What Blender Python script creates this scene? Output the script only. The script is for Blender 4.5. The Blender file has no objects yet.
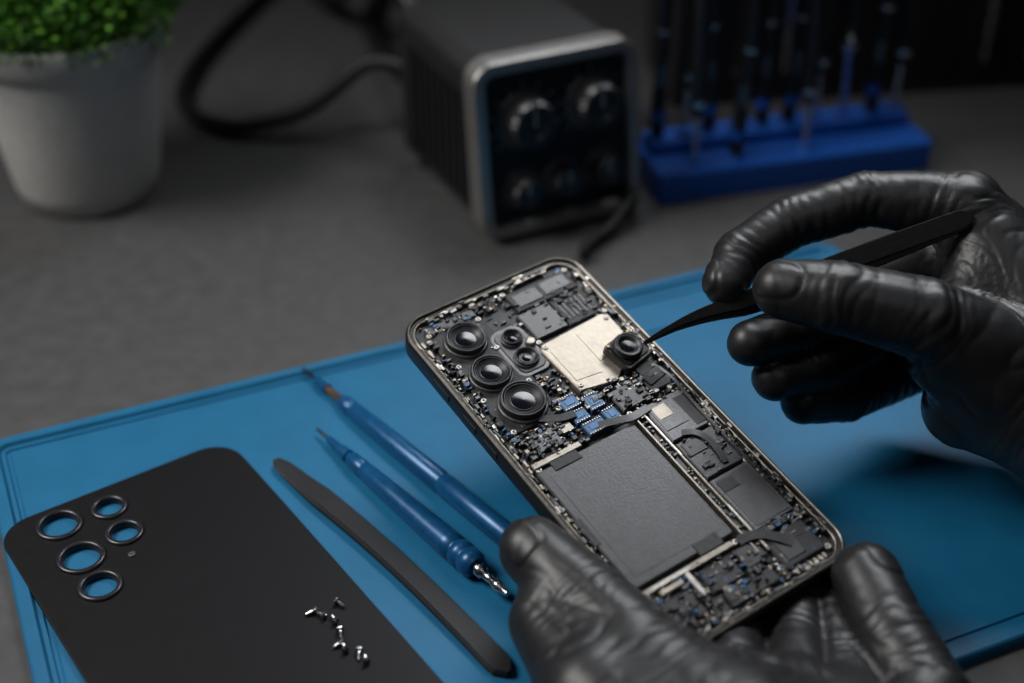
import bpy, bmesh, math, random
import numpy as np
from mathutils import Vector, Matrix, noise
random.seed(7)
SC=0.01   # everything is modelled in centimetres and scaled to metres at the end
coll=bpy.context.scene.collection
TOP=[]
# ------------------------------------------------------------------ materials
def mat(name,col,rough=.5,metal=0.,nscale=None,var=.15,rvar=.1,bump=0.,bscale=None,stretch=(1,1,1),spec=.5,coat=0.,detail=4,trans=0.,sheen=0.):
    m=bpy.data.materials.new(name);m.use_nodes=True;nt=m.node_tree;N=nt.nodes;L=nt.links
    b=N["Principled BSDF"];b.inputs["Base Color"].default_value=(*col,1);b.inputs["Roughness"].default_value=rough
    b.inputs["Metallic"].default_value=metal;b.inputs["Specular IOR Level"].default_value=spec
    b.inputs["Coat Weight"].default_value=coat;b.inputs["Coat Roughness"].default_value=.15
    b.inputs["Transmission Weight"].default_value=trans
    b.inputs["Sheen Weight"].default_value=sheen
    if nscale or bump:
        tc=N.new("ShaderNodeTexCoord");mp=N.new("ShaderNodeMapping");mp.inputs["Scale"].default_value=stretch
        L.new(tc.outputs["Object"],mp.inputs["Vector"])
    if nscale:
        n=N.new("ShaderNodeTexNoise");n.inputs["Scale"].default_value=nscale;n.inputs["Detail"].default_value=detail
        L.new(mp.outputs[0],n.inputs["Vector"])
        r=N.new("ShaderNodeValToRGB");r.color_ramp.elements[0].position=.3;r.color_ramp.elements[1].position=.7
        r.color_ramp.elements[0].color=(*[c*(1-var) for c in col],1);r.color_ramp.elements[1].color=(*[min(1,c*(1+var)) for c in col],1)
        L.new(n.outputs[0],r.inputs[0]);L.new(r.outputs[0],b.inputs["Base Color"])
        mr=N.new("ShaderNodeMapRange");mr.inputs["To Min"].default_value=max(.02,rough-rvar);mr.inputs["To Max"].default_value=min(1,rough+rvar)
        L.new(n.outputs[0],mr.inputs["Value"]);L.new(mr.outputs[0],b.inputs["Roughness"])
    if bump:
        n2=N.new("ShaderNodeTexNoise");n2.inputs["Scale"].default_value=bscale or 10;n2.inputs["Detail"].default_value=5
        L.new(mp.outputs[0],n2.inputs["Vector"])
        bp=N.new("ShaderNodeBump");bp.inputs["Distance"].default_value=bump*SC;bp.inputs["Strength"].default_value=1.
        L.new(n2.outputs[0],bp.inputs["Height"]);L.new(bp.outputs[0],b.inputs["Normal"])
    return m
M_bench=mat("bench_laminate",(.066,.065,.066),.6,0,1.2,.16,.08,bump=.01,bscale=30,spec=.35)
M_wall=mat("wall_paint",(.03,.031,.036),.8,0,.2,.1)
M_floor=mat("floor_concrete",(.06,.06,.06),.7,0,.1,.2)
M_mat=mat("silicone_blue",(.006,.122,.255),.52,0,.6,.07,.06,bump=.006,bscale=40,spec=.35)
M_glove=mat("black_nitrile",(.012,.012,.0132),.43,0,3,.12,.04,bump=.006,bscale=5,spec=.5)
M_sleeve=mat("dark_sleeve_cloth",(.02,.021,.025),.9,0,8,.2,bump=.05,bscale=20)
M_cover=mat("cover_black",(.0050,.0050,.0062),.5,0,2,.1,.05,spec=.2)
M_ring=mat("ring_dark_metal",(.04,.04,.045),.32,.6,5,.1)
M_frame=mat("frame_dark",(.030,.029,.028),.36,.7,4,.15)
M_lip=mat("frame_champagne",(.25,.225,.195),.4,.85,6,.25,.12)
M_plate=mat("midplate",(.035,.035,.037),.5,.5,3,.25)
M_batt=mat("battery_foil",(.055,.055,.058),.38,.35,5,.14,.06,bump=.008,bscale=12)
M_pcb=mat("pcb_black",(.012,.013,.015),.5,0,8,.3,bump=.01,bscale=30)
M_chip=mat("chip_black",(.013,.013,.015),.38,0,9,.2)
M_grey=mat("chip_grey",(.10,.10,.105),.42,.6,9,.3)
M_shield=mat("shield_champagne",(.34,.30,.25),.45,.65,1.6,.2,.1,bump=.01,bscale=5)
M_silver=mat("silver_trace",(.42,.40,.37),.38,.8,8,.25)
M_gold=mat("gold_contact",(.32,.23,.12),.4,.8,8,.2)
M_flex=mat("flex_blue",(.010,.07,.17),.4,.1,7,.3)
M_tape=mat("dark_tape",(.024,.024,.027),.6,0,4,.3,bump=.02,bscale=6)
M_glass=mat("lens_glass",(.003,.004,.007),.14,0,spec=.35)
M_steel=mat("steel",(.5,.5,.52),.25,1.,6,.1)
M_dsteel=mat("dark_steel",(.14,.14,.15),.3,1.,6,.1)
M_tool=mat("tool_black",(.012,.012,.013),.36,.2,6,.15)
M_spud=mat("spudger_nylon",(.012,.012,.014),.55,0,6,.2,bump=.006,bscale=20,spec=.35)
M_drv=mat("driver_blue",(.005,.080,.21),.33,.2,3,.12)
M_copper=mat("driver_copper",(.3,.17,.09),.35,.9,5,.1)
M_pot=mat("pot_ceramic",(.56,.55,.53),.55,0,2,.06,bump=.02,bscale=3)
M_soil=mat("soil",(.02,.014,.01),.9,0,6,.4,bump=.1,bscale=5)
M_leaf=mat("leaf_green",(.045,.15,.012),.55,0,1.5,.45)
M_leaf2=mat("leaf_green_light",(.11,.30,.028),.55,0,1.5,.35)
M_brushed=mat("brushed_aluminium",(.32,.31,.30),.42,.8,3,.15,.1,stretch=(1,1,8))
M_body=mat("housing_dark",(.014,.014,.015),.55,.1,2,.15)
M_panel=mat("panel_black",(.006,.006,.007),.5,0,4,.2,spec=.3)
M_holder=mat("holder_blue",(.004,.085,.42),.45,0,2,.1)
M_rubber=mat("cable_rubber",(.007,.007,.008),.5,0,5,.2)
# ------------------------------------------------------------------ mesh builder
class MB:
    def __init__(s): s.v=[];s.f=[];s.m=[];s.sm=[];s.mats=[]
    def mi(s,m):
        if m not in s.mats: s.mats.append(m)
        return s.mats.index(m)
    def add(s,vs,fs,m,smooth=False,X=None):
        o=len(s.v)
        for v in vs: s.v.append(tuple(X@Vector(v)) if X is not None else tuple(v))
        k=s.mi(m)
        for f in fs: s.f.append(tuple(i+o for i in f));s.m.append(k);s.sm.append(smooth)
    def loops(s,loops,m,smooth=True,cap0=True,cap1=True,closed=False,X=None):
        n=len(loops[0]);vs=[p for l in loops for p in l];fs=[]
        K=len(loops);R=range(K if closed else K-1)
        for a in R:
            b=(a+1)%K
            for i in range(n):
                j=(i+1)%n;fs.append((a*n+i,a*n+j,b*n+j,b*n+i))
        s.add(vs,fs,m,smooth,X)
        caps=[]
        if not closed:
            if cap0: caps.append((list(loops[0])[::-1]))
            if cap1: caps.append(list(loops[-1]))
        for c in caps: s.add(c,[tuple(range(n))],m,False,X)
    def prism(s,poly,z0,z1,m,ch=.02,X=None,smooth=False):
        def ins(P,d):
            n=len(P);out=[]
            for i in range(n):
                a=Vector(P[i-1]);b=Vector(P[i]);c=Vector(P[(i+1)%n])
                e1=(b-a).normalized();e2=(c-b).normalized()
                n1=Vector((-e1.y,e1.x));n2=Vector((-e2.y,e2.x));h=(n1+n2);h.normalize()
                out.append(b+h*(d/max(.4,h.dot(n1))))
            return out
        P=[Vector(p) for p in poly];Q=ins(P,ch) if ch else P
        L=[[(p.x,p.y,z0) for p in P],[(p.x,p.y,z1-ch) for p in P]]
        if ch: L.append([(p.x,p.y,z1) for p in Q])
        s.loops(L,m,smooth,True,True,X=X)
    def box(s,x0,y0,x1,y1,z0,z1,m,ch=.02,X=None):
        x0,x1=min(x0,x1),max(x0,x1);y0,y1=min(y0,y1),max(y0,y1)
        ch=min(ch,(x1-x0)*.3,(y1-y0)*.3,(z1-z0)*.5)
        s.prism([(x0,y0),(x1,y0),(x1,y1),(x0,y1)],z0,z1,m,ch,X)
    def lathe(s,prof,m,n=32,X=None,cap0=True,cap1=True,smooth=True):
        L=[[(r*math.cos(2*math.pi*i/n),r*math.sin(2*math.pi*i/n),z) for i in range(n)] for r,z in prof]
        s.loops(L,m,smooth,cap0,cap1,X=X)
    def tube(s,pts,r,m,n=12,sub=8):
        P=catmull([Vector(p) for p in pts],sub);rs=r if callable(r) else (lambda t:r)
        up=Vector((0,0,1));L=[]
        for i,p in enumerate(P):
            t=(P[min(i+1,len(P)-1)]-P[max(i-1,0)]).normalized()
            a=t.cross(up)
            if a.length<.05: a=t.cross(Vector((1,0,0)))
            a.normalize();b=a.cross(t);R=rs(i/(len(P)-1))
            L.append([p+(a*math.cos(2*math.pi*k/n)+b*math.sin(2*math.pi*k/n))*R for k in range(n)])
        s.loops(L,m,True)
    def obj(s,name,parent=None):
        me=bpy.data.meshes.new(name);me.from_pydata(s.v,[],s.f)
        for m in s.mats: me.materials.append(m)
        me.polygons.foreach_set("material_index",s.m);me.polygons.foreach_set("use_smooth",s.sm);me.update()
        bm=bmesh.new();bm.from_mesh(me);bmesh.ops.recalc_face_normals(bm,faces=bm.faces);bm.to_mesh(me);bm.free()
        o=bpy.data.objects.new(name,me);coll.objects.link(o)
        if parent: o.parent=parent
        else: TOP.append(o)
        return o
def catmull(P,sub):
    out=[];n=len(P)
    for i in range(n-1):
        p0=P[max(i-1,0)];p1=P[i];p2=P[i+1];p3=P[min(i+2,n-1)]
        for k in range(sub):
            t=k/sub
            out.append(.5*((2*p1)+(p2-p0)*t+(2*p0-5*p1+4*p2-p3)*t*t+(3*p1-p0-3*p2+p3)*t**3))
    out.append(P[-1]);return out
def empty(name,X=None):
    e=bpy.data.objects.new(name,None);coll.objects.link(e);e.empty_display_size=1
    if X is not None: e.matrix_world=X
    TOP.append(e);return e
def rr(x0,y0,x1,y1,r,n=8,ins=0.):
    x0+=ins;y0+=ins;x1-=ins;y1-=ins;r=max(.01,r-ins);P=[]
    for cx,cy,a in ((x1-r,y0+r,-90),(x1-r,y1-r,0),(x0+r,y1-r,90),(x0+r,y0+r,180)):
        for k in range(n+1):
            t=math.radians(a+90*k/n);P.append((cx+r*math.cos(t),cy+r*math.sin(t)))
    return P
def frameX(o,ex,ey):
    ex=Vector(ex).normalized();ez=ex.cross(Vector(ey)).normalized();ey=ez.cross(ex)
    X=Matrix((ex,ey,ez)).transposed().to_4x4();X.translation=Vector(o);return X
def T(x,y,z): return Matrix.Translation((x,y,z))
def RZ(d): return Matrix.Rotation(math.radians(d),4,'Z')
def alongX(a,b,up=(0,0,1)):   # local Z runs a->b
    z=(Vector(b)-Vector(a)).normalized();x=Vector(up).cross(z).normalized();y=z.cross(x)
    X=Matrix((x,y,z)).transposed().to_4x4();X.translation=Vector(a);return X
# ------------------------------------------------------------------ room
b=MB();b.box(-140,-60,140,118,-4,0,M_bench,.3)
for x in (-130,130):
    for y in (-50,108): b.box(x-3,y-3,x+3,y+3,-75,-4,M_body,.2)
b.obj("workbench")
b=MB();b.box(-250,-200,250,122,-79,-75,M_floor,0);b.obj("floor")
b=MB();b.box(-250,122,250,128,-75,180,M_wall,0);b.obj("wall_back")
# ------------------------------------------------------------------ mat
X=frameX((-20.3,42.9,0),(.914,.405,0),(-.405,.914,0))
b=MB();W,Dp=38.5,24.2
prof=[(.0,0),(0,.30),(.05,.40),(.12,.45),(.5,.45),(.6,.3),(.75,.3),(.8,.22),(.92,.22),(.97,.3)]
L=[[(x,y,z) for x,y in rr(0,-Dp,W,0,1.0,8,i)] for i,z in prof]
b.loops(L,M_mat,False,True,True)
for (x0,x1) in ((25,37.2),):
    R=[[(x,y,z) for x,y in rr(x0,-3.6,x1,-1.2,.4,5,i)] for i,z in [(0,.3),(.05,.38),(.16,.38),(.21,.3)]]
    b.loops(R,M_mat,False,False,False)
o=b.obj("silicone_repair_mat");o.matrix_world=X
# ------------------------------------------------------------------ back cover
ex=Vector((.815,.58,0)).normalized();ey=Vector((-ex.y,ex.x,0));CO=Vector((-18.25,37.8,.32))
e=empty("phone_back_cover",frameX(CO,ex,ey))
rings=[((-16.0,38.05),.78),((-14.46,39.0),.62),((-13.61,37.66),.64),((-14.81,36.38),.8),((-13.82,35.0),.72)]
rl=[((Vector((*w,0))-CO).dot(ex),(Vector((*w,0))-CO).dot(ey),r) for w,r in rings]
cu=bpy.data.curves.new("cv","CURVE");cu.dimensions='2D';cu.fill_mode='BOTH';cu.extrude=.05;cu.bevel_depth=.035;cu.bevel_resolution=3
def spl(P):
    sp=cu.splines.new('POLY');sp.points.add(len(P)-1)
    for q,p in zip(sp.points,P): q.co=(p[0],p[1],0,1)
    sp.use_cyclic_u=True
spl(rr(.03,-17.8,9.0,-.03,1.2,14))
for x,y,r in rl: spl([(x+(r-.12)*math.cos(a*math.pi/24),y+(r-.12)*math.sin(a*math.pi/24)) for a in range(48)])
tmp=bpy.data.objects.new("t",cu);coll.objects.link(tmp);dg=bpy.context.evaluated_depsgraph_get()
me=bpy.data.meshes.new_from_object(tmp.evaluated_get(dg));bpy.data.objects.remove(tmp)
me.materials.clear();me.materials.append(M_cover);me.name="cover_shell"
o=bpy.data.objects.new("cover_shell",me);coll.objects.link(o);o.parent=e;o.location=(0,0,.085)
b=MB()
for x,y,r in rl:
    q=[(r-.17,.0),(r-.17,.2),(r-.13,.26),(r-.07,.28),(r-.0,.27),(r+.05,.22),(r+.06,.14)]
    b.lathe(q,M_ring,40,T(x,y,0),False,False)
x,y=(Vector((-13.1,36.55,0))-CO).dot(ex),(Vector((-13.1,36.55,0))-CO).dot(ey)
b.lathe([(.15,.13),(.15,.2),(.11,.22)],M_grey,20,T(x,y,0))
b.obj("lens_rings",e)
# loose screws on the cover
ss=empty("loose_screws",T(0,0,0));b=MB()
for i,(x,y) in enumerate([(-6.45,33.75),(-6.15,33.5),(-5.78,34.15),(-5.75,33.25),(-5.55,32.85),(-5.45,32.35),(-5.3,32.0),(-4.85,31.95),(-4.6,31.5)]):
    a=random.uniform(0,360);X=T(x,y,.5+.12)@RZ(a)@Matrix.Rotation(math.radians(80),4,'X')@Matrix.Scale(1.3,4)
    b.lathe([(.03,-.26),(.05,-.2),(.04,-.17),(.05,-.14),(.04,-.11),(.05,-.08),(.045,.0),(.1,.0),(.1,.04),(.06,.07)],M_steel,12,X,smooth=False)
b.obj("screw_pile",ss)
# ------------------------------------------------------------------ spudger
a=Vector((-8.85,41.7,.3));c=Vector((-.1,31.1,.3));d=c-a;Ln=d.length
X=frameX(a,d,Vector((0,0,1)).cross(d))
b=MB();L=[]
N=40
for i in range(N+1):
    t=i/N
    w=.30+.16*min(1,t/.2) if t<.2 else .46-.05*math.sin((t-.2)*3.6)
    if t<.03: w*=.45+.55*math.sqrt(t/.03)
    if t>.95: w*=math.sqrt(max(.04,1-((t-.95)/.05)**2))
    th=.06+.13*min(1,t/.25)
    z=.12+.10*math.sin(t*math.pi)+ (.1*(1-t/.15)**2 if t<.15 else 0)
    cyy=.22*math.sin(t*math.pi*1.0)
    L.append([(t*Ln,cyy+px*w,z+pz*th) for px,pz in [(-1,-.3),(-.85,-1),(.85,-1),(1,-.3),(1,.4),(.8,1),(-.8,1),(-1,.4)]])
b.loops(L,M_spud,False);o=b.obj("black_spudger");o.matrix_world=X
# ------------------------------------------------------------------ blue precision drivers
def driver(name,A,B,prof):
    b=MB()
    for m,pr in prof: b.lathe(pr,m,28)
    o=b.obj(name);o.matrix_world=alongX(A,B);return o
A=Vector((-7.55,43.6,.55));B=Vector((-.15,34.25,.85));Lr=(B-A).length
driver("precision_screwdriver",A,B,[
 (M_steel,[(.03,0),(.06,.1),(.09,.8),(.1,.9)]),
 (M_drv,[(.1,.85),(.16,.95),(.17,1.6),(.24,1.9),(.26,2.3)]),
 (M_drv,[(.2,2.3),(.2,2.4),(.3,2.5),(.33,3.2),(.30,3.3),(.3,3.4),(.34,3.5),(.40,5.5),(.49,8.6),(.49,9.0),(.43,9.06),(.43,9.16),(.5,9.22),(.5,9.5),(.43,9.6),(.43,9.66),(.5,9.72),(.48,10.1),(.36,10.25)]),
 (M_steel,[(.2,10.2),(.24,10.3),(.24,10.6),(.16,10.65),(.15,11.2),(.2,11.25),(.2,11.5),(.12,Lr-.3),(.1,Lr)])])
A=Vector((-8.6,47.7,.5));B=Vector((.1,36.9,.75));Lr=(B-A).length
driver("precision_screwdriver",A,B,[
 (M_tool,[(.03,0),(.07,.15),(.1,1.3)]),
 (M_drv,[(.12,1.0),(.17,1.1),(.2,1.9)]),
 (M_copper,[(.14,1.9),(.15,2.6),(.2,2.8),(.22,3.0)]),
 (M_drv,[(.22,2.95),(.3,3.1),(.34,3.6),(.30,3.7),(.30,3.82),(.35,3.95),(.40,6.5),(.42,9.5),(.38,9.6),(.38,9.75),(.43,9.85),(.43,Lr-.3),(.34,Lr-.1)])])
# ------------------------------------------------------------------ phone
R3=np.array([[.82,-.57,.07],[.56,.79,-.24],[.08,.23,.97]]);u,_,vt=np.linalg.svd(R3);R3=u@vt
PX=Matrix([list(r)+[0] for r in R3.tolist()]+[[0,0,0,1]])
PX=T(-3.89,42.06,6.2)@PX@Matrix.Scale(.95,4)@T(3.9,-8.15,0)@Matrix.Scale(1.03,4)@T(-3.95,8.22,0)
ph=empty("opened_smartphone",PX)
W,H=7.8,16.3
b=MB();rc=1.1
def pring(b,prof,m,smooth=False,close=True):
    b.loops([[(x,y,z) for x,y in rr(0,-H,W,0,rc,12,i)] for i,z in prof],m,smooth,False,False,closed=close)
pring(b,[(.0,-.16),(.03,-.08),(.09,-.03),(.17,-.03),(.17,-.9),(.12,-.92),(.03,-.86),(0,-.75)],M_frame,True)
pring(b,[(.08,-.06),(.09,-.015),(.13,-.005),(.15,-.02),(.15,-.4),(.08,-.4)],M_lip)
pring(b,[(.17,-.1),(.26,-.1),(.26,-.35),(.17,-.35)],M_frame)
pring(b,[(.28,-.35),(.28,-.14),(.30,-.12),(.32,-.12),(.34,-.14),(.34,-.35)],M_lip)
b.prism(rr(0.1,-H+.1,W-.1,-.1,rc-.1,10),-.94,-.32,M_plate,.02)
for yy in (-3.2,-4.9,-6.2): b.box(-.03,yy-.5,.05,yy+.5 if yy>-4 else yy+.3,-.6,-.3,M_frame,.02)
b.obj("frame",ph)
b=MB();F0=-.32
def bx(x0,y0,x1,y1,z,m,ch=.02): b.box(x0,y0,x1,y1,F0,z,m,ch)
def screw(x,y,z=-.12,r=.12,m=M_silver):
    X=T(x,y,0)
    b.lathe([(r,F0),(r,z-.02),(r*.85,z),(r*.35,z),(r*.28,z-.03)],m,12,X)
def chips(x0,y0,x1,y1,n,zb=-.24,mats=None,smin=.05,smax=.22):
    mats=mats or [M_chip,M_chip,M_chip,M_grey,M_silver,M_gold,M_flex,M_pcb,M_tape,M_grey,M_plate,M_lip]
    for _ in range(n):
        w=random.uniform(smin,smax);h=random.uniform(smin,smax*.8)
        x=random.uniform(x0,x1-w);y=random.uniform(y0,y1-h)
        m=random.choice(mats)
        if m in (M_silver,M_gold): w*=.55;h*=.55
        b.box(x,y,x+w,y+h,F0,zb+random.uniform(0,.1),m,.012)
def edgebits(n):
    per=2*(W+H)
    for _ in range(n):
        s=random.uniform(0,per);l=random.uniform(.05,.3);w=random.uniform(.04,.13);d=random.choice([.24,.34,.42,.5])
        m=random.choice([M_lip,M_lip,M_chip,M_frame,M_chip,M_grey,M_silver,M_grey,M_shield]);z=random.uniform(-.16,-.05)
        if s<W: x,y,hh=s,-d,0
        elif s<W+H: x,y,hh=W-d,-(s-W),1
        elif s<2*W+H: x,y,hh=s-W-H,-H+d,0
        else: x,y,hh=d,-(s-2*W-H),1
        if hh:
            if not(-H+1.1<y<-1.1): continue
            b.box(x-w/2,y-l/2,x+w/2,y+l/2,F0,z,m,.01)
        else:
            if not(1.1<x<W-1.1): continue
            b.box(x-l/2,y-w/2,x+l/2,y+w/2,F0,z,m,.01)
edgebits(520)
bx(.45,-7.9,7.35,-.45,-.27,M_pcb)
chips(.5,-7.9,7.3,-.5,440,-.24)
b.prism(rr(.75,-6.4,3.0,-.85,.5,6),F0,-.17,M_tape,.03)
b.prism(rr(2.6,-4.5,4.0,-2.1,.4,6),F0,-.16,M_grey,.03)
b.prism(rr(2.75,-4.35,3.85,-2.25,.3,6),F0,-.12,M_chip,.03)
bx(.9,-1.1,2.9,-.7,-.12,M_chip);chips(.8,-1.2,4.2,-.55,70,-.14)
chips(.6,-6.4,.95,-1.2,50,-.14);chips(2.6,-6.4,3.9,-4.6,60,-.14)
def lens(x,y,r,h=.16):
    X=T(x,y,0)
    b.lathe([(r*1.1,F0),(r*1.1,-.1),(r*1.05,-.06),(r*.98,-.06)],M_grey,40,X,True,False)
    b.lathe([(r,-.2),(r,h-.04),(r*.97,h),(r*.88,h),(r*.85,h-.05)],M_chip,40,X,False,False)
    b.lathe([(r*.84,h-.06),(r*.82,h-.03),(r*.79,h-.03),(r*.77,h-.08)],M_ring,40,X,False,False)
    b.lathe([(r*.78,h-.08),(r*.56,h-.16)],M_chip,40,X,False,False)
    b.lathe([(r*.57,h-.15),(r*.55,h-.12),(r*.52,h-.12),(r*.50,h-.16)],M_ring,40,X,False,False)
    b.lathe([(r*.51,h-.15),(r*.3,h-.13),(r*.12,h-.12),(.01,h-.117)],M_glass,32,X,False,True)
lens(1.84,-1.95,.74);lens(1.74,-3.74,.74);lens(1.95,-5.42,.83,.2)
lens(3.35,-2.72,.38,.05);lens(3.28,-3.75,.44,.02)
b.lathe([(.2,F0),(.2,-.02),(.14,0)],M_lip,20,T(3.85,-3.2,0))
for q in [(.95,-2.85),(2.65,-2.75),(.85,-4.6),(2.75,-4.65),(.95,-6.3),(2.9,-6.25),(2.85,-1.25),(.85,-1.05),(4.3,-.7),(7.1,-.8),(4.1,-3.35),(7.15,-3.3)]: screw(*q)
bx(4.35,-1.75,7.05,-.75,-.13,M_tape,.04);bx(4.15,-3.25,5.55,-1.85,-.1,M_chip,.05);bx(5.62,-3.25,7.0,-1.85,-.14,M_tape,.04)
bx(4.5,-1.6,5.6,-.95,-.09,M_chip,.03);bx(5.75,-1.55,6.9,-.9,-.1,M_chip,.03)
for i in range(6): bx(5.75+.2*i,-3.0,5.83+.2*i,-2.1,-.11,M_chip,.01)
chips(4.2,-3.3,7.1,-.7,40,-.12,[M_chip,M_tape,M_plate])
b.prism([(4.0,-6.05),(5.45,-6.35),(5.9,-6.0),(7.05,-5.2),(7.1,-3.55),(6.85,-3.4),(4.05,-3.55),(3.9,-3.8)],F0,-.06,M_shield,.04)
b.prism([(4.15,-5.6),(5.2,-5.75),(5.2,-4.1),(4.15,-4.0)],-.07,-.045,M_shield,.01)
b.prism([(5.45,-5.3),(6.8,-5.0),(6.8,-3.8),(5.45,-3.8)],-.07,-.04,M_shield,.01)
for q in [(4.1,-3.75),(6.9,-3.7),(4.15,-5.85)]: screw(*q,-.02,.1)
chips(3.7,-6.9,7.1,-6.1,90,-.1)
for (x0,y0,x1,y1) in [(3.0,-6.55,3.7,-5.95),(3.0,-7.2,3.65,-6.65),(3.8,-7.0,4.45,-6.3),(3.1,-7.85,3.95,-7.3),(4.05,-7.75,4.6,-7.15)]:
    bx(x0,y0,x1,y1,-.07,M_flex,.04);bx(x0+.16,y0+.16,x1-.16,y1-.16,-.05,M_drv,.02)
    k=int((x1-x0)/.1)
    for i in range(k): bx(x0+.03+i*.1,y1-.07,x0+.07+i*.1,y1-.01,-.03,M_silver,.005)
    for i in range(k): bx(x0+.03+i*.1,y0+.01,x0+.07+i*.1,y0+.07,-.03,M_silver,.005)
chips(.6,-8.0,3.0,-6.5,130,-.12);bx(1.2,-7.5,2.2,-6.8,-.1,M_grey,.03);bx(2.3,-7.3,2.85,-6.7,-.08,M_lip,.03)
bx(.6,-8.05,2.6,-7.8,-.06,M_lip,.03)
bx(4.75,-7.6,6.1,-6.6,-.08,M_chip,.05);bx(6.2,-7.4,7.0,-6.5,-.1,M_tape,.04);chips(4.8,-7.9,7.2,-6.3,60,-.08)
# battery
b.prism(rr(.58,-13.55,4.75,-8.15,.12,4),F0,-.1,M_batt,.05)
b.prism(rr(.9,-13.2,4.4,-8.5,.06,4),-.12,-.092,M_batt,.005)
bx(1.2,-8.45,2.3,-8.05,-.06,M_tape,.02);bx(3.2,-13.7,4.2,-13.2,-.07,M_tape,.02)
bx(.5,-11.6,.75,-10.4,-.08,M_tape,.02)
# metal rails right of battery
bx(4.86,-14.6,4.93,-8.0,-.04,M_lip,.01);bx(5.2,-14.7,5.28,-7.7,-.03,M_lip,.02);bx(4.95,-14.0,5.18,-8.3,-.14,M_chip,.02)
bx(5.2,-10.2,5.29,-8.2,-.02,M_silver,.02);bx(5.2,-14.6,5.29,-12.6,-.02,M_silver,.02)
chips(4.95,-14.5,5.2,-8.0,50,-.1,[M_lip,M_chip,M_grey],.05,.14)
bx(5.4,-9.55,7.15,-7.75,-.1,M_grey,.05);bx(5.5,-9.1,6.5,-7.9,-.075,M_grey,.02);bx(5.6,-8.6,6.2,-8.0,-.06,M_shield,.02);bx(6.6,-9.4,7.1,-8.0,-.08,M_plate,.02)
bx(5.4,-11.4,7.15,-9.65,-.12,M_batt,.05);bx(5.5,-10.4,6.3,-9.8,-.08,M_chip,.03);chips(5.4,-11.4,7.15,-9.65,26,-.1,[M_chip,M_grey,M_plate,M_tape])
bx(5.4,-13.9,7.1,-11.5,-.1,M_grey,.05);bx(5.5,-13.8,7.0,-11.6,-.08,M_batt,.03);bx(5.5,-12.2,6.2,-11.7,-.06,M_tape,.03)
chips(7.05,-15,7.3,-7.5,90,-.12,[M_lip,M_chip,M_grey],.05,.16)
chips(5.35,-14.2,7.2,-13.9,40,-.1)
# bottom board
bx(.5,-15.85,7.3,-13.75,-.24,M_pcb);chips(.5,-15.9,7.3,-13.7,320,-.16)
bx(.6,-13.95,4.4,-13.72,-.07,M_lip,.03);bx(1.0,-13.92,2.6,-13.76,-.055,M_silver,.02);bx(.6,-14.75,.85,-13.9,-.07,M_silver,.03);bx(2.3,-14.9,2.5,-13.9,-.08,M_silver,.03);bx(1.2,-14.2,2.1,-14.02,-.06,M_shield,.02)
bx(1.0,-15.4,2.1,-14.4,-.1,M_chip,.05);bx(2.7,-15.0,4.0,-14.2,-.1,M_plate,.05);bx(2.9,-15.75,4.9,-15.15,-.1,M_plate,.05)
bx(4.2,-14.9,5.1,-14.1,-.08,M_chip,.04);bx(5.3,-15.6,7.0,-14.3,-.08,M_tape,.06);bx(5.5,-15.4,6.3,-14.5,-.05,M_chip,.04)
chips(.7,-15.8,5.2,-14.3,60,-.06)
for i in range(7): bx(5.45+.2*i,-15.9,5.55+.2*i,-15.7,-.1,M_lip,.01)
for q in [(.75,-15.2),(2.3,-15.5),(5.15,-15.4),(7.05,-15.6),(4.55,-13.85),(7.1,-14.1),(.75,-8.1),(4.9,-7.75),(7.1,-7.65),(7.1,-9.6),(7.1,-11.45)]: screw(*q)
def ribbon(pts,w,m,th=.02):
    P=catmull([Vector(p) for p in pts],6);L=[]
    for i,p in enumerate(P):
        t=(P[min(i+1,len(P)-1)]-P[max(i-1,0)]);t.z=0;t.normalize();a=Vector((-t.y,t.x,0))
        L.append([p-a*w/2,p+a*w/2,p+a*w/2+Vector((0,0,th)),p-a*w/2+Vector((0,0,th))])
    b.loops(L,m,False)
ribbon([(3.5,-7.6,-.08),(4.3,-7.85,0),(4.8,-8.0,.02),(5.6,-7.9,-.05)],.3,M_chip)
ribbon([(2.0,-6.3,-.06),(2.6,-6.7,.0),(3.2,-6.8,-.02)],.3,M_tape)
ribbon([(6.9,-6.2,-.06),(7.15,-7.2,-.02),(7.1,-9.0,-.06),(7.12,-13.0,-.08)],.12,M_chip)
ribbon([(4.6,-13.9,-.06),(5.1,-14.0,.02),(5.6,-14.3,0),(6.1,-14.9,-.03)],.35,M_tape)
ribbon([(5.9,-9.4,-.08),(6.3,-9.7,-.02),(6.5,-10.3,-.05),(6.4,-11.2,-.08)],.25,M_chip)
b.obj("internals",ph)
# ------------------------------------------------------------------ camera module in tweezers
cm=PX@T(6.42,-5.5,.08)@RZ(12)@Matrix.Rotation(math.radians(8),4,'X')@Matrix.Scale(1.2,4)
e=empty("camera_module",cm);b=MB()
b.prism(rr(-.55,-.6,.55,.5,.12,4),-.08,.18,M_chip,.04);b.prism(rr(-.46,-.5,.46,.42,.1,4),.16,.22,M_frame,.03)
b.lathe([(.45,.2),(.45,.36),(.42,.4),(.38,.4),(.35,.36)],M_chip,32,None,True,False)
b.lathe([(.46,.25),(.47,.28),(.46,.31)],M_grey,32,None,False,False)
b.lathe([(.36,.38),(.33,.38),(.30,.33)],M_grey,32,None,False,False)
b.lathe([(.31,.34),(.22,.29),(.2,.27)],M_chip,32,None,False,False)
b.lathe([(.21,.29),(.1,.30),(.01,.305)],M_glass,32,None,False,True)
b.prism([(-.3,-1.0),(.25,-1.0),(.3,-.55),(-.3,-.55)],.0,.04,M_tape,.0)
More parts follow.
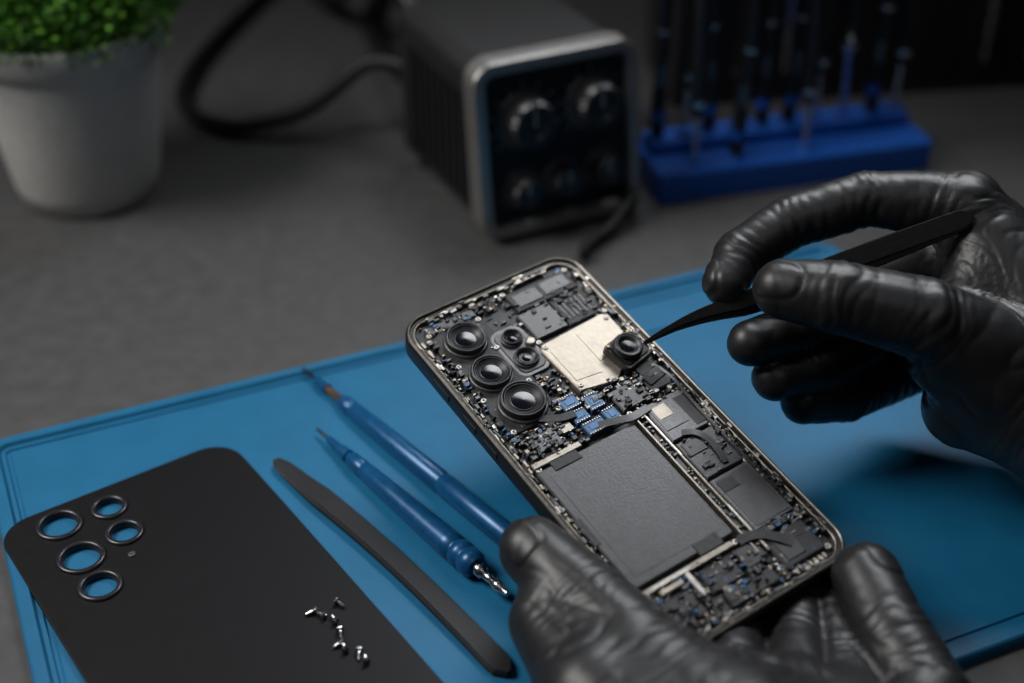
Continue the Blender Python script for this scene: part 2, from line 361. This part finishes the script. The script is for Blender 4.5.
b.prism(rr(-.38,-1.35,.32,-.95,.05,3),-.02,.08,M_chip,.02)
for s_ in (-1,1): b.lathe([(.05,.1),(.05,.25)],M_gold,10,T(s_*.45,.4,0))
b.obj("module_body",e)
# ------------------------------------------------------------------ tweezers
A=Vector((4.62,41.05,6.25));B=Vector((15.7,42.7,10.35));d=B-A;Ln=d.length
nv=Vector((0,-.829,.559))
X=frameX(A,d,nv.cross(d))
e=empty("black_tweezers",X)
for sgn in (-1,1):
    b=MB();L=[];N=60
    for i in range(N+1):
        t=i/N
        w=.05+.05*(t/.1) if t<.10 else (.10+.20*min(1,(t-.10)/.25)**.9 if t<.35 else .30+.05*math.sin((t-.35)*3.6))
        if t>.96: w*=math.sqrt(max(.08,1-((t-.96)/.043)**2))
        g=math.sin(min(1,t/.5)*math.pi/2)
        gap=.03+.24*g*(1 if t<.5 else 1-((t-.5)/.5)**1.5)+.02
        y=sgn*gap*.55+ .16*math.sin(min(1,t/.3)*math.pi);z=sgn*gap*.45;th=.045+.03*t
        L.append([(t*Ln,y-w,z-th),(t*Ln,y+w,z-th),(t*Ln,y+w*.9,z+th),(t*Ln,y-w*.9,z+th)])
    b.loops(L,M_tool,False);b.obj("arm_%d"%(1 if sgn<0 else 2),e)
# ------------------------------------------------------------------ gloved hands
def capsule(bm,a,bb,ra,rb):
    a=Vector(a);bb=Vector(bb);d=bb-a;L=max(d.length,.01);q=d.to_track_quat('Z','Y').to_matrix().to_4x4()
    n=20;prof=[]
    for k in range(1,8): t=-math.pi/2+k*math.pi/16;prof.append((ra*math.cos(t),ra*math.sin(t)))
    for k in range(1,9): t=(k-.0)*math.pi/18;prof.append((rb*math.cos(t-math.pi/18),L+rb*math.sin(t-math.pi/18)))
    X=Matrix.Translation(a)@q;rings=[]
    for r,z in prof: rings.append([bm.verts.new(X@Vector((r*math.cos(2*math.pi*i/n),r*math.sin(2*math.pi*i/n),z))) for i in range(n)])
    p0=bm.verts.new(X@Vector((0,0,-ra)));p1=bm.verts.new(X@Vector((0,0,L+rb)))
    for A_,B_ in zip(rings[:-1],rings[1:]):
        for i in range(n): bm.faces.new((A_[i],A_[(i+1)%n],B_[(i+1)%n],B_[i]))
    for i in range(n):
        bm.faces.new((rings[0][(i+1)%n],rings[0][i],p0));bm.faces.new((rings[-1][i],rings[-1][(i+1)%n],p1))
def smin(a,b_,k):
    h=np.clip(.5+.5*(b_-a)/k,0,1);return b_*(1-h)+a*h-k*h*(1-h)
def hand(name,fingers,palm,parent,vox=.08,kp=.8,kf=.1,kj=.45,seed=0,foldpts=(),nails=()):
    bm=bmesh.new()
    segs=[]
    for ch in fingers:
        for p,q in zip(ch[:-1],ch[1:]): segs.append((p[:3],q[:3],p[3],q[3]))
    allseg=segs+[(p[:3],q[:3],p[3],q[3]) for p,q in palm]
    for s_ in allseg: capsule(bm,*s_)
    me=bpy.data.meshes.new(name);bm.to_mesh(me);bm.free()
    o=bpy.data.objects.new(name,me);coll.objects.link(o)
    md=o.modifiers.new("r","REMESH");md.mode='VOXEL';md.voxel_size=vox
    dg=bpy.context.evaluated_depsgraph_get();dg.update()
    me2=bpy.data.meshes.new_from_object(o.evaluated_get(dg));o.modifiers.clear();o.data=me2
    n=len(me2.vertices);P=np.empty(n*3);me2.vertices.foreach_get("co",P);P=P.reshape(-1,3)
    def sd1(P,a,b2,ra,rb):
        a=np.array(a,float);b2=np.array(b2,float);d=b2-a;t=np.clip(((P-a)@d)/(d@d),0,1)
        return np.linalg.norm(P-a-t[:,None]*d,axis=1)-(ra+(rb-ra)*t)
    def sdf(P):
        F_=None
        for ch in fingers:
            c=None
            for p,q in zip(ch[:-1],ch[1:]):
                s_=sd1(P,p[:3],q[:3],p[3],q[3]);c=s_ if c is None else smin(c,s_,.12)
            F_=c if F_ is None else smin(F_,c,kf)
        G_=None
        for p,q in palm:
            s_=sd1(P,p[:3],q[:3],p[3],q[3]);G_=s_ if G_ is None else smin(G_,s_,kp)
        return smin(F_,G_,kj)
    def grad(P):
        h=.02;g=np.stack([sdf(P+np.eye(3)[i]*h)-sdf(P-np.eye(3)[i]*h) for i in range(3)],1)
        return g/np.maximum(np.linalg.norm(g,axis=1,keepdims=True),1e-6)
    for _ in range(5): P=P-np.clip(sdf(P),-.25,.25)[:,None]*grad(P)*.9
    Nn=grad(P)
    Ud=np.zeros_like(P)
    for a,b2,ra,rb in allseg:
        d=np.array(b2,float)-np.array(a,float);d/=np.linalg.norm(d);w=np.exp(-np.maximum(sd1(P,a,b2,ra,rb),0)/.25)
        sg=np.sign(d[0]) or 1;Ud+=w[:,None]*d*sg
    Ud/=np.maximum(np.linalg.norm(Ud,axis=1,keepdims=True),1e-6)
    nz=lambda Q:np.array([noise.noise(Vector(q)) for q in Q])
    s_=(P*Ud).sum(1,keepdims=True)
    Q1=(P+Ud*s_*.9)*.38+seed                      # transverse folds
    Q2=(P-Ud*s_*.6)*.55+seed+9.                    # longitudinal tension folds
    n1=nz(Q1);n2=nz(Q2);n3=nz(P*.33+seed+3)
    near=np.zeros(n)
    for c,r in foldpts: near+=np.exp(-(np.linalg.norm(P-np.array(c),axis=1)/r)**2)
    near=near.clip(0,1)
    disp=-.05*(.5+1.0*near)*(1-np.abs(n1)*1.9).clip(0,1)**3
    disp+=-.045*(.45+1.1*near)*(1-np.abs(n2)*2.).clip(0,1)**3
    disp+=.07*n3
    wob=nz(P*.9+seed+20)
    for ch in fingers:                            # knuckle creases
        for j in range(1,len(ch)-1):
            J=np.array(ch[j][:3]);u=np.array(ch[j+1][:3])-np.array(ch[j-1][:3]);u/=np.linalg.norm(u);r=ch[j][3]
            q=P-J;al=q@u;rr_=np.linalg.norm(q,axis=1);w=np.exp(-(al/(r*.6))**2)*np.clip((r*1.7-rr_)/.3,0,1)
            disp+=-.045*w*(.5+.5*np.sin(al/.42*2*math.pi+wob*6))**2
    for ch,nrm in nails:                          # finger nails pressing through the glove
        J=np.array(ch[-1][:3]);u=J-np.array(ch[-2][:3]);u/=np.linalg.norm(u);nn=np.array(nrm,float);nn-=u*(nn@u);nn/=np.linalg.norm(nn);w_=np.cross(u,nn);r=ch[-1][3]
        q=P-(J+u*r*.15);a_=q@u/(r*.72);b_=q@w_/(r*.62);dd=(np.abs(a_)**3+np.abs(b_)**3)
        front=((q@nn)>r*.2)
        disp+=front*(.045*np.clip((1-dd)/.3,0,1)-.03*np.exp(-((dd-1.25)/.25)**2))
    P=P+Nn*disp[:,None]
    me2.vertices.foreach_set("co",P.ravel());me2.polygons.foreach_set("use_smooth",[True]*len(me2.polygons));me2.update()
    me2.materials.clear();me2.materials.append(M_glove)
    o.parent=parent
    sm=o.modifiers.new("soften","SMOOTH");sm.factor=.5;sm.iterations=3
    return o
# right hand (holding the tweezers)
e=empty("gloved_hand",T(0,0,0))
index=[(16.0,44.2,9.95,1.25),(12.6,44.8,9.9,1.0),(9.9,44.3,9.25,.97),(8.05,43.3,8.45,.92),(7.45,42.2,7.95,.80)]
thumb=[(16.9,39.3,6.3,1.9),(13.7,39.55,8.2,1.42),(10.8,40.0,8.8,1.26),(9.1,40.55,8.75,1.06)]
middle=[(17.14,44.4,8.85,1.2),(12.36,44.0,6.5,1.0),(10.05,42.1,6.1,.94),(8.3,40.9,6.35,.84)]
ring=[(18.39,44.57,7.1,1.15),(13.84,44.28,4.6,1.0),(11.33,42.1,4.5,.94),(9.25,40.75,4.95,.84)]
pinky=[(19.4,44.2,5.6,1.1),(14.68,43.83,3.0,.95),(12.18,41.9,3.25,.88),(10.4,41.0,3.7,.78)]
wr=(20.0,38.5,4.9,2.75)
palm=[((16.0,44.1,9.75,1.3),wr),((17.2,44.2,8.6,1.3),wr),((18.4,44.2,7.1,1.35),wr),((19.3,43.8,5.6,1.4),wr),
      ((16.9,39.4,6.2,1.95),wr),((17.0,41.4,3.9,1.8),wr),((15.9,40.0,4.3,1.55),wr),((14.6,39.6,6.6,1.3),(17,39.5,5.4,1.9)),((16.6,42.0,6.6,1.5),(18.5,41,5.5,2)),((17.0,43.8,8.9,1.2),(15.2,40.6,7.2,1.2)),
      (wr,(25.5,34.4,4.4,2.9))]
hand("glove",[index,thumb,middle,ring,pinky],palm,e,seed=1.7,foldpts=[((14.5,39,7.5),2.6),((19,39,6.5),2.5),((15.5,44,10.5),1.5)],nails=[(thumb,(-.1,-.6,.8)),(index,(-.8,.2,.5))])
b=MB();b.tube([(24.9,35.0,4.4),(28,33,4.3),(33,29.5,4.5),(40,24,4.9),(52,14,5.5)],lambda t:3.15+1.0*t,M_sleeve,28);b.obj("sleeve",e)
# left hand (holding the phone)
e=empty("gloved_hand",T(0,0,0))
thumb=[(6.3,26.6,2.6,2.1),(4.3,28.8,2.6,1.75),(2.4,31.5,2.95,1.35),(.7,33.65,3.3,1.12)]
index=[(6.6,28.6,2.0,1.25),(6.9,31.4,1.45,1.0),(7.5,34.3,1.4,.9),(8.2,36.4,1.55,.82)]
middle=[(8.3,28.4,2.0,1.25),(8.9,31.4,1.5,1.0),(9.3,33.9,1.4,.9),(9.4,35.4,1.55,.82)]
ring=[(9.8,28.0,2.0,1.3),(10.1,30.6,1.6,1.0),(10.3,32.7,1.45,.92),(10.3,34.2,1.5,.82)]
pinky=[(10.9,26.2,2.1,1.5),(12.1,28.4,2.1,1.35),(11.5,30.7,2.55,1.22),(11.1,32.85,2.95,1.1)]
wr=(7.4,20.5,3.4,2.4)
palm=[((6.2,26.8,2.6,2.0),wr),((7.2,28.0,2.2,1.75),wr),((8.6,27.8,2.1,1.7),wr),((10.2,26.8,2.2,1.7),wr),
      ((1.2,31.4,2.4,1.35),(2.5,28.4,2.4,1.65)),((2.5,28.4,2.4,1.65),(6.0,25,2.8,2)),((4.6,28.5,2.5,1.8),(7.5,25.5,2.6,2)),
      (wr,(6.6,14.5,3.9,2.8))]
hand("glove",[index,thumb,middle,ring,pinky],palm,e,seed=8.3,foldpts=[((7.5,28.5,3.8),2.0),((2.0,29.5,3.2),1.5)],nails=[(thumb,(-.5,-.4,.75)),(pinky,(.6,-.4,.7))])
b=MB();b.tube([(6.7,15.5,3.9),(6.4,11,4.1),(6,4,4.4),(5,-8,5)],lambda t:3.1+1.0*t,M_sleeve,28);b.obj("sleeve",e)
# ------------------------------------------------------------------ potted plant
e=empty("potted_plant",T(-21.4,64.3,0)@Matrix.Scale(1.09,4))
b=MB();b.lathe([(2.75,0),(3.05,.12),(3.3,1),(3.75,4),(4.15,6.9),(4.17,7.0),(4.32,7.1),(4.42,8.2),(4.36,8.35),(4.15,8.38),(3.98,8.2),(3.85,7.3)],M_pot,64,None,True,False);b.obj("pot",e)
b=MB();b.lathe([(3.95,7.3),(2,7.6),(.01,7.7)],M_soil,40,None,False,True);b.obj("soil",e)
b=MB()
for i in range(6000):
    th=random.uniform(0,2*math.pi);ph_=math.acos(random.uniform(-.12,1));q=random.uniform(.72,1.0)
    lump=1+.18*noise.noise(Vector((math.cos(th)*2.2,math.sin(th)*2.2,ph_*2)))
    r=5.0*q*lump;p=Vector((r*math.sin(ph_)*math.cos(th),r*math.sin(ph_)*math.sin(th),8.6+r*.8*math.cos(ph_)))
    nrm=Vector((math.sin(ph_)*math.cos(th),math.sin(ph_)*math.sin(th),math.cos(ph_)+.3)).normalized()
    d=(nrm+Vector([random.gauss(0,.6) for _ in range(3)])).normalized();sd=d.cross(Vector([random.gauss(0,1) for _ in range(3)])).normalized()
    l=random.uniform(.3,.6);w=l*.45;up=d.cross(sd)*.08
    b.add([p,p+d*l*.5+sd*w*.5+up,p+d*l,p+d*l*.5-sd*w*.5+up],[(0,1,2,3)],M_leaf if random.random()<.6 else M_leaf2)
for i in range(260):
    th=random.uniform(0,6.28);r=3.4*math.sqrt(random.random());a=Vector((r*math.cos(th),r*math.sin(th),7.5));c=a*1.25+Vector((0,0,2.2));c.z=9.5+random.uniform(0,1.5)
    s1=Vector((.05,0,0));s2=Vector((0,.05,0));b.add([a-s1,a+s1,c+s1,c-s1],[(0,1,2,3)],M_leaf);b.add([a-s2,a+s2,c+s2,c-s2],[(0,1,2,3)],M_leaf)
b.obj("foliage",e)
# ------------------------------------------------------------------ soldering station
ang=26.3;e=empty("soldering_station",T(-1.3,58.0,0)@RZ(ang))
W_,Hh,Dd=8.6,8.8,10.5;lean=.13
def lx(x,y,z): return (x,y+lean*z*max(0,1-max(y,0)/Dd),z)
def xzr(x0,z0,x1,z1,r,y,ins=0): return [lx(px,y,pz) for px,pz in rr(x0,z0,x1,z1,r,6,ins)]
b=MB()
b.loops([xzr(.25,.45,W_-.25,Hh-.2,.9,y) for y in (.5,4,8,Dd-.3)]+[xzr(.5,.7,W_-.5,Hh-.5,.8,Dd)],M_body,False)
for i in range(9):
    b.box(.15,2.2+i*.8,.3,2.5+i*.8,1.5,7,M_panel,.03)
for x in (1.2,W_-1.2):
    for y in (1.6,Dd-1.2): b.lathe([(.5,0),(.55,.5)],M_rubber,20,T(x,y,0))
b.obj("housing",e)
b=MB()
b.loops([xzr(0,.3,W_,Hh,1.1,1.2),xzr(0,.3,W_,Hh,1.1,.15),xzr(0,.3,W_,Hh,1.1,.04,.06),xzr(0,.3,W_,Hh,1.1,.0,.15),xzr(0,.3,W_,Hh,1.1,.0,.58),xzr(0,.3,W_,Hh,1.1,.3,.68)],M_brushed,False,True,False)
b.obj("front_bezel",e)
b=MB();b.loops([xzr(.6,.9,W_-.6,Hh-.6,.6,.8),xzr(.6,.9,W_-.6,Hh-.6,.6,.28)],M_panel,False)
def knob(x,z,r,h,m):
    X=T(*lx(x,.28,z))@Matrix.Rotation(math.radians(90+math.degrees(math.atan(lean))*-1),4,'X')
    b.lathe([(r*1.25,0),(r*1.25,.06),(r*1.12,.08)],M_grey,32,X)
    L=[]
    for rr_,zz in [(r,.06),(r*.96,h*.8),(r*.85,h),(r*.5,h),(r*.45,h*.92)]:
        L.append([((rr_*(1+(.06 if i%2 else 0)))*math.cos(2*math.pi*i/48),(rr_*(1+(.06 if i%2 else 0)))*math.sin(2*math.pi*i/48),zz) for i in range(48)])
    b.loops(L,m,False,X=X)
    b.box(-.05,0,.05,r*.8,h*.9,h+.03,M_silver,.01,X)
    for k in range(11):
        a=math.radians(-40+k*26);b.box(-.03,r*1.4,.03,r*1.55,.0,.03,M_silver,.005,X@Matrix.Rotation(a-math.pi/2,4,'Z'))
knob(2.6,5.8,1.15,1.2,M_chip);knob(6.1,6.0,1.1,1.2,M_chip)
knob(2.2,2.5,.72,1.,M_chip);knob(4.35,2.65,.7,1.,M_chip);knob(6.5,2.7,.7,1.,M_chip)
b.obj("control_panel",e)
# ------------------------------------------------------------------ cables
b=MB()
b.tube([(-4.5,68.4,4.5),(-7.5,70.5,4.2),(-11,70.4,1.6),(-15,70.3,.55),(-18.2,73,.5),(-18.8,78,.55),(-17.5,86,.5),(-15,96,.5)],.42,M_rubber)
b.tube([(-4.3,69.3,6.5),(-6.5,73,8),(-9,80,5.5),(-12,88,1.2),(-16,98,.5)],.6,M_rubber)
b.tube([(-4.2,69,3),(-7,77,1.4),(-9,86,.6),(-8,98,.5)],.5,M_rubber)
b.obj("power_cables")
b=MB()
b.tube([(5.7,61.0,1.0),(5.4,60.4,.9),(4.7,59.4,.5),(4.0,58.6,.4),(3.4,57.5,.42),(3.4,56.7,.5)],.28,M_rubber);b.lathe([(.4,0),(.42,1.2),(.3,1.5)],M_rubber,16,T(5.8,62.2,1)@Matrix.Rotation(math.radians(90),4,'X'))
b.obj("probe_lead")
# ------------------------------------------------------------------ tool holder
hx=T(7.3,62.6,0)@RZ(14.9);e=empty("screwdriver_holder",hx)
b=MB();b.prism(rr(0,0,15,4.2,.35,5),0,1.6,M_holder,.12);b.prism(rr(.3,2.2,14.7,4.0,.3,5),1.4,2.2,M_holder,.12);b.obj("holder_base",e)
b=MB()
def tool(x,y,z,kind):
    X=T(x,y,z)@Matrix.Rotation(math.radians(random.uniform(-3,3)),4,'Y')@Matrix.Rotation(math.radians(random.uniform(-2,2)),4,'X')
    b.lathe([(.5,-.1),(.5,.1),(.36,.14)],M_holder,20,X)
    if kind==0:
        b.lathe([(.14,-.6),(.14,2.4),(.3,2.6),(.42,2.9),(.42,4.0),(.34,4.3),(.4,4.6),(.45,9),(.45,15),(.3,15.4)],M_tool,20,X);b.lathe([(.43,3.0),(.43,3.3)],M_steel,20,X);b.lathe([(.16,0),(.16,2.5)],M_steel,12,X)
    elif kind==1:
        b.lathe([(.16,-.6),(.16,3.4),(.34,3.6),(.44,3.95),(.34,4.3),(.18,4.4),(.18,5.2)],M_steel,20,X);b.lathe([(.3,5.0),(.45,5.4),(.45,14),(.3,14.4)],M_tool,20,X)
    else:
        b.lathe([(.36,-.5),(.38,2.4),(.3,2.7),(.3,4.0),(.42,4.4),(.46,8.5),(.46,15),(.3,15.4)],M_tool,20,X);b.lathe([(.39,1.0),(.39,1.5)],M_holder,20,X);b.lathe([(.40,5.4),(.47,5.8)],M_steel,20,X);b.lathe([(.31,2.8),(.31,3.9)],M_dsteel,20,X)
for i,(x,k) in enumerate([(.9,2),(2.3,0),(3.7,2),(5.1,0),(6.6,2),(8.1,2),(9.6,0),(11.2,1),(12.8,2),(14.1,0)]): tool(x,3.1,2.2,k)
for i,(x,k) in enumerate([(2.2,0),(4.4,2),(8.2,0)]): tool(x,1.1,1.6,k)
b.obj("drivers",e)
e=empty("tool_organizer",T(9,74,0)@RZ(8))
b=MB();b.box(0,0,34,7,0,11,M_body,.4)
for i in range(10):
    b.box(1.2+3.2*i,-.2,3.6+3.2*i,.3,1.0,9.5,M_panel,.1)
    b.lathe([(.35,11),(.35,16),(.2,16.4)],M_steel if i%2 else M_tool,16,T(2.4+3.2*i,2.5,0))
for x in (6.2,17.9,20.6): # slim probes clipped to the front face
    b.lathe([(.12,2.0),(.16,3.5),(.2,3.6),(.2,13)],M_steel,16,T(x,-.55,0));b.box(x-.35,-.5,x+.35,-.1,6,6.6,M_tool,.05)
b.obj("organizer_body",e)
# ------------------------------------------------------------------ scale to metres
bpy.context.view_layer.update()
for o in TOP:
    o.matrix_world=Matrix.Scale(SC,4)@o.matrix_world
# ------------------------------------------------------------------ camera, lights
cd=bpy.data.cameras.new("camera");cam=bpy.data.objects.new("camera",cd);coll.objects.link(cam)
cam.location=(0,0,.34);cam.rotation_euler=(math.radians(56),0,0);cd.lens=50;cd.sensor_width=36;cd.clip_start=.01;cd.clip_end=20
cd.dof.use_dof=True;cd.dof.focus_distance=.485;cd.dof.aperture_fstop=4.0
bpy.context.scene.camera=cam
def area(name,loc,tgt,sx,sy,en,col=(1,1,1),spread=180):
    l=bpy.data.lights.new(name,'AREA');l.shape='RECTANGLE';l.size=sx;l.size_y=sy;l.energy=en;l.color=col;l.spread=math.radians(spread)
    o=bpy.data.objects.new(name,l);coll.objects.link(o);o.location=loc
    o.rotation_euler=(Vector(tgt)-Vector(loc)).to_track_quat('-Z','Y').to_euler()
area("softbox_key",(-.58,.42,.66),(-.05,.42,.0),.34,.34,1.95,(1,.98,.95),100)
area("softbox_rim",(.20,.80,.60),(.1,.40,.05),.45,.22,.6,(.94,.97,1),65)
area("softbox_front",(.2,-.1,.9),(.08,.42,.0),.5,.4,.12,(.92,.96,1),90)
w=bpy.data.worlds.new("w");bpy.context.scene.world=w;w.use_nodes=True;w.node_tree.nodes["Background"].inputs[0].default_value=(.5,.6,.75,1);w.node_tree.nodes["Background"].inputs[1].default_value=.01
bpy.context.scene.view_settings.view_transform='Standard'
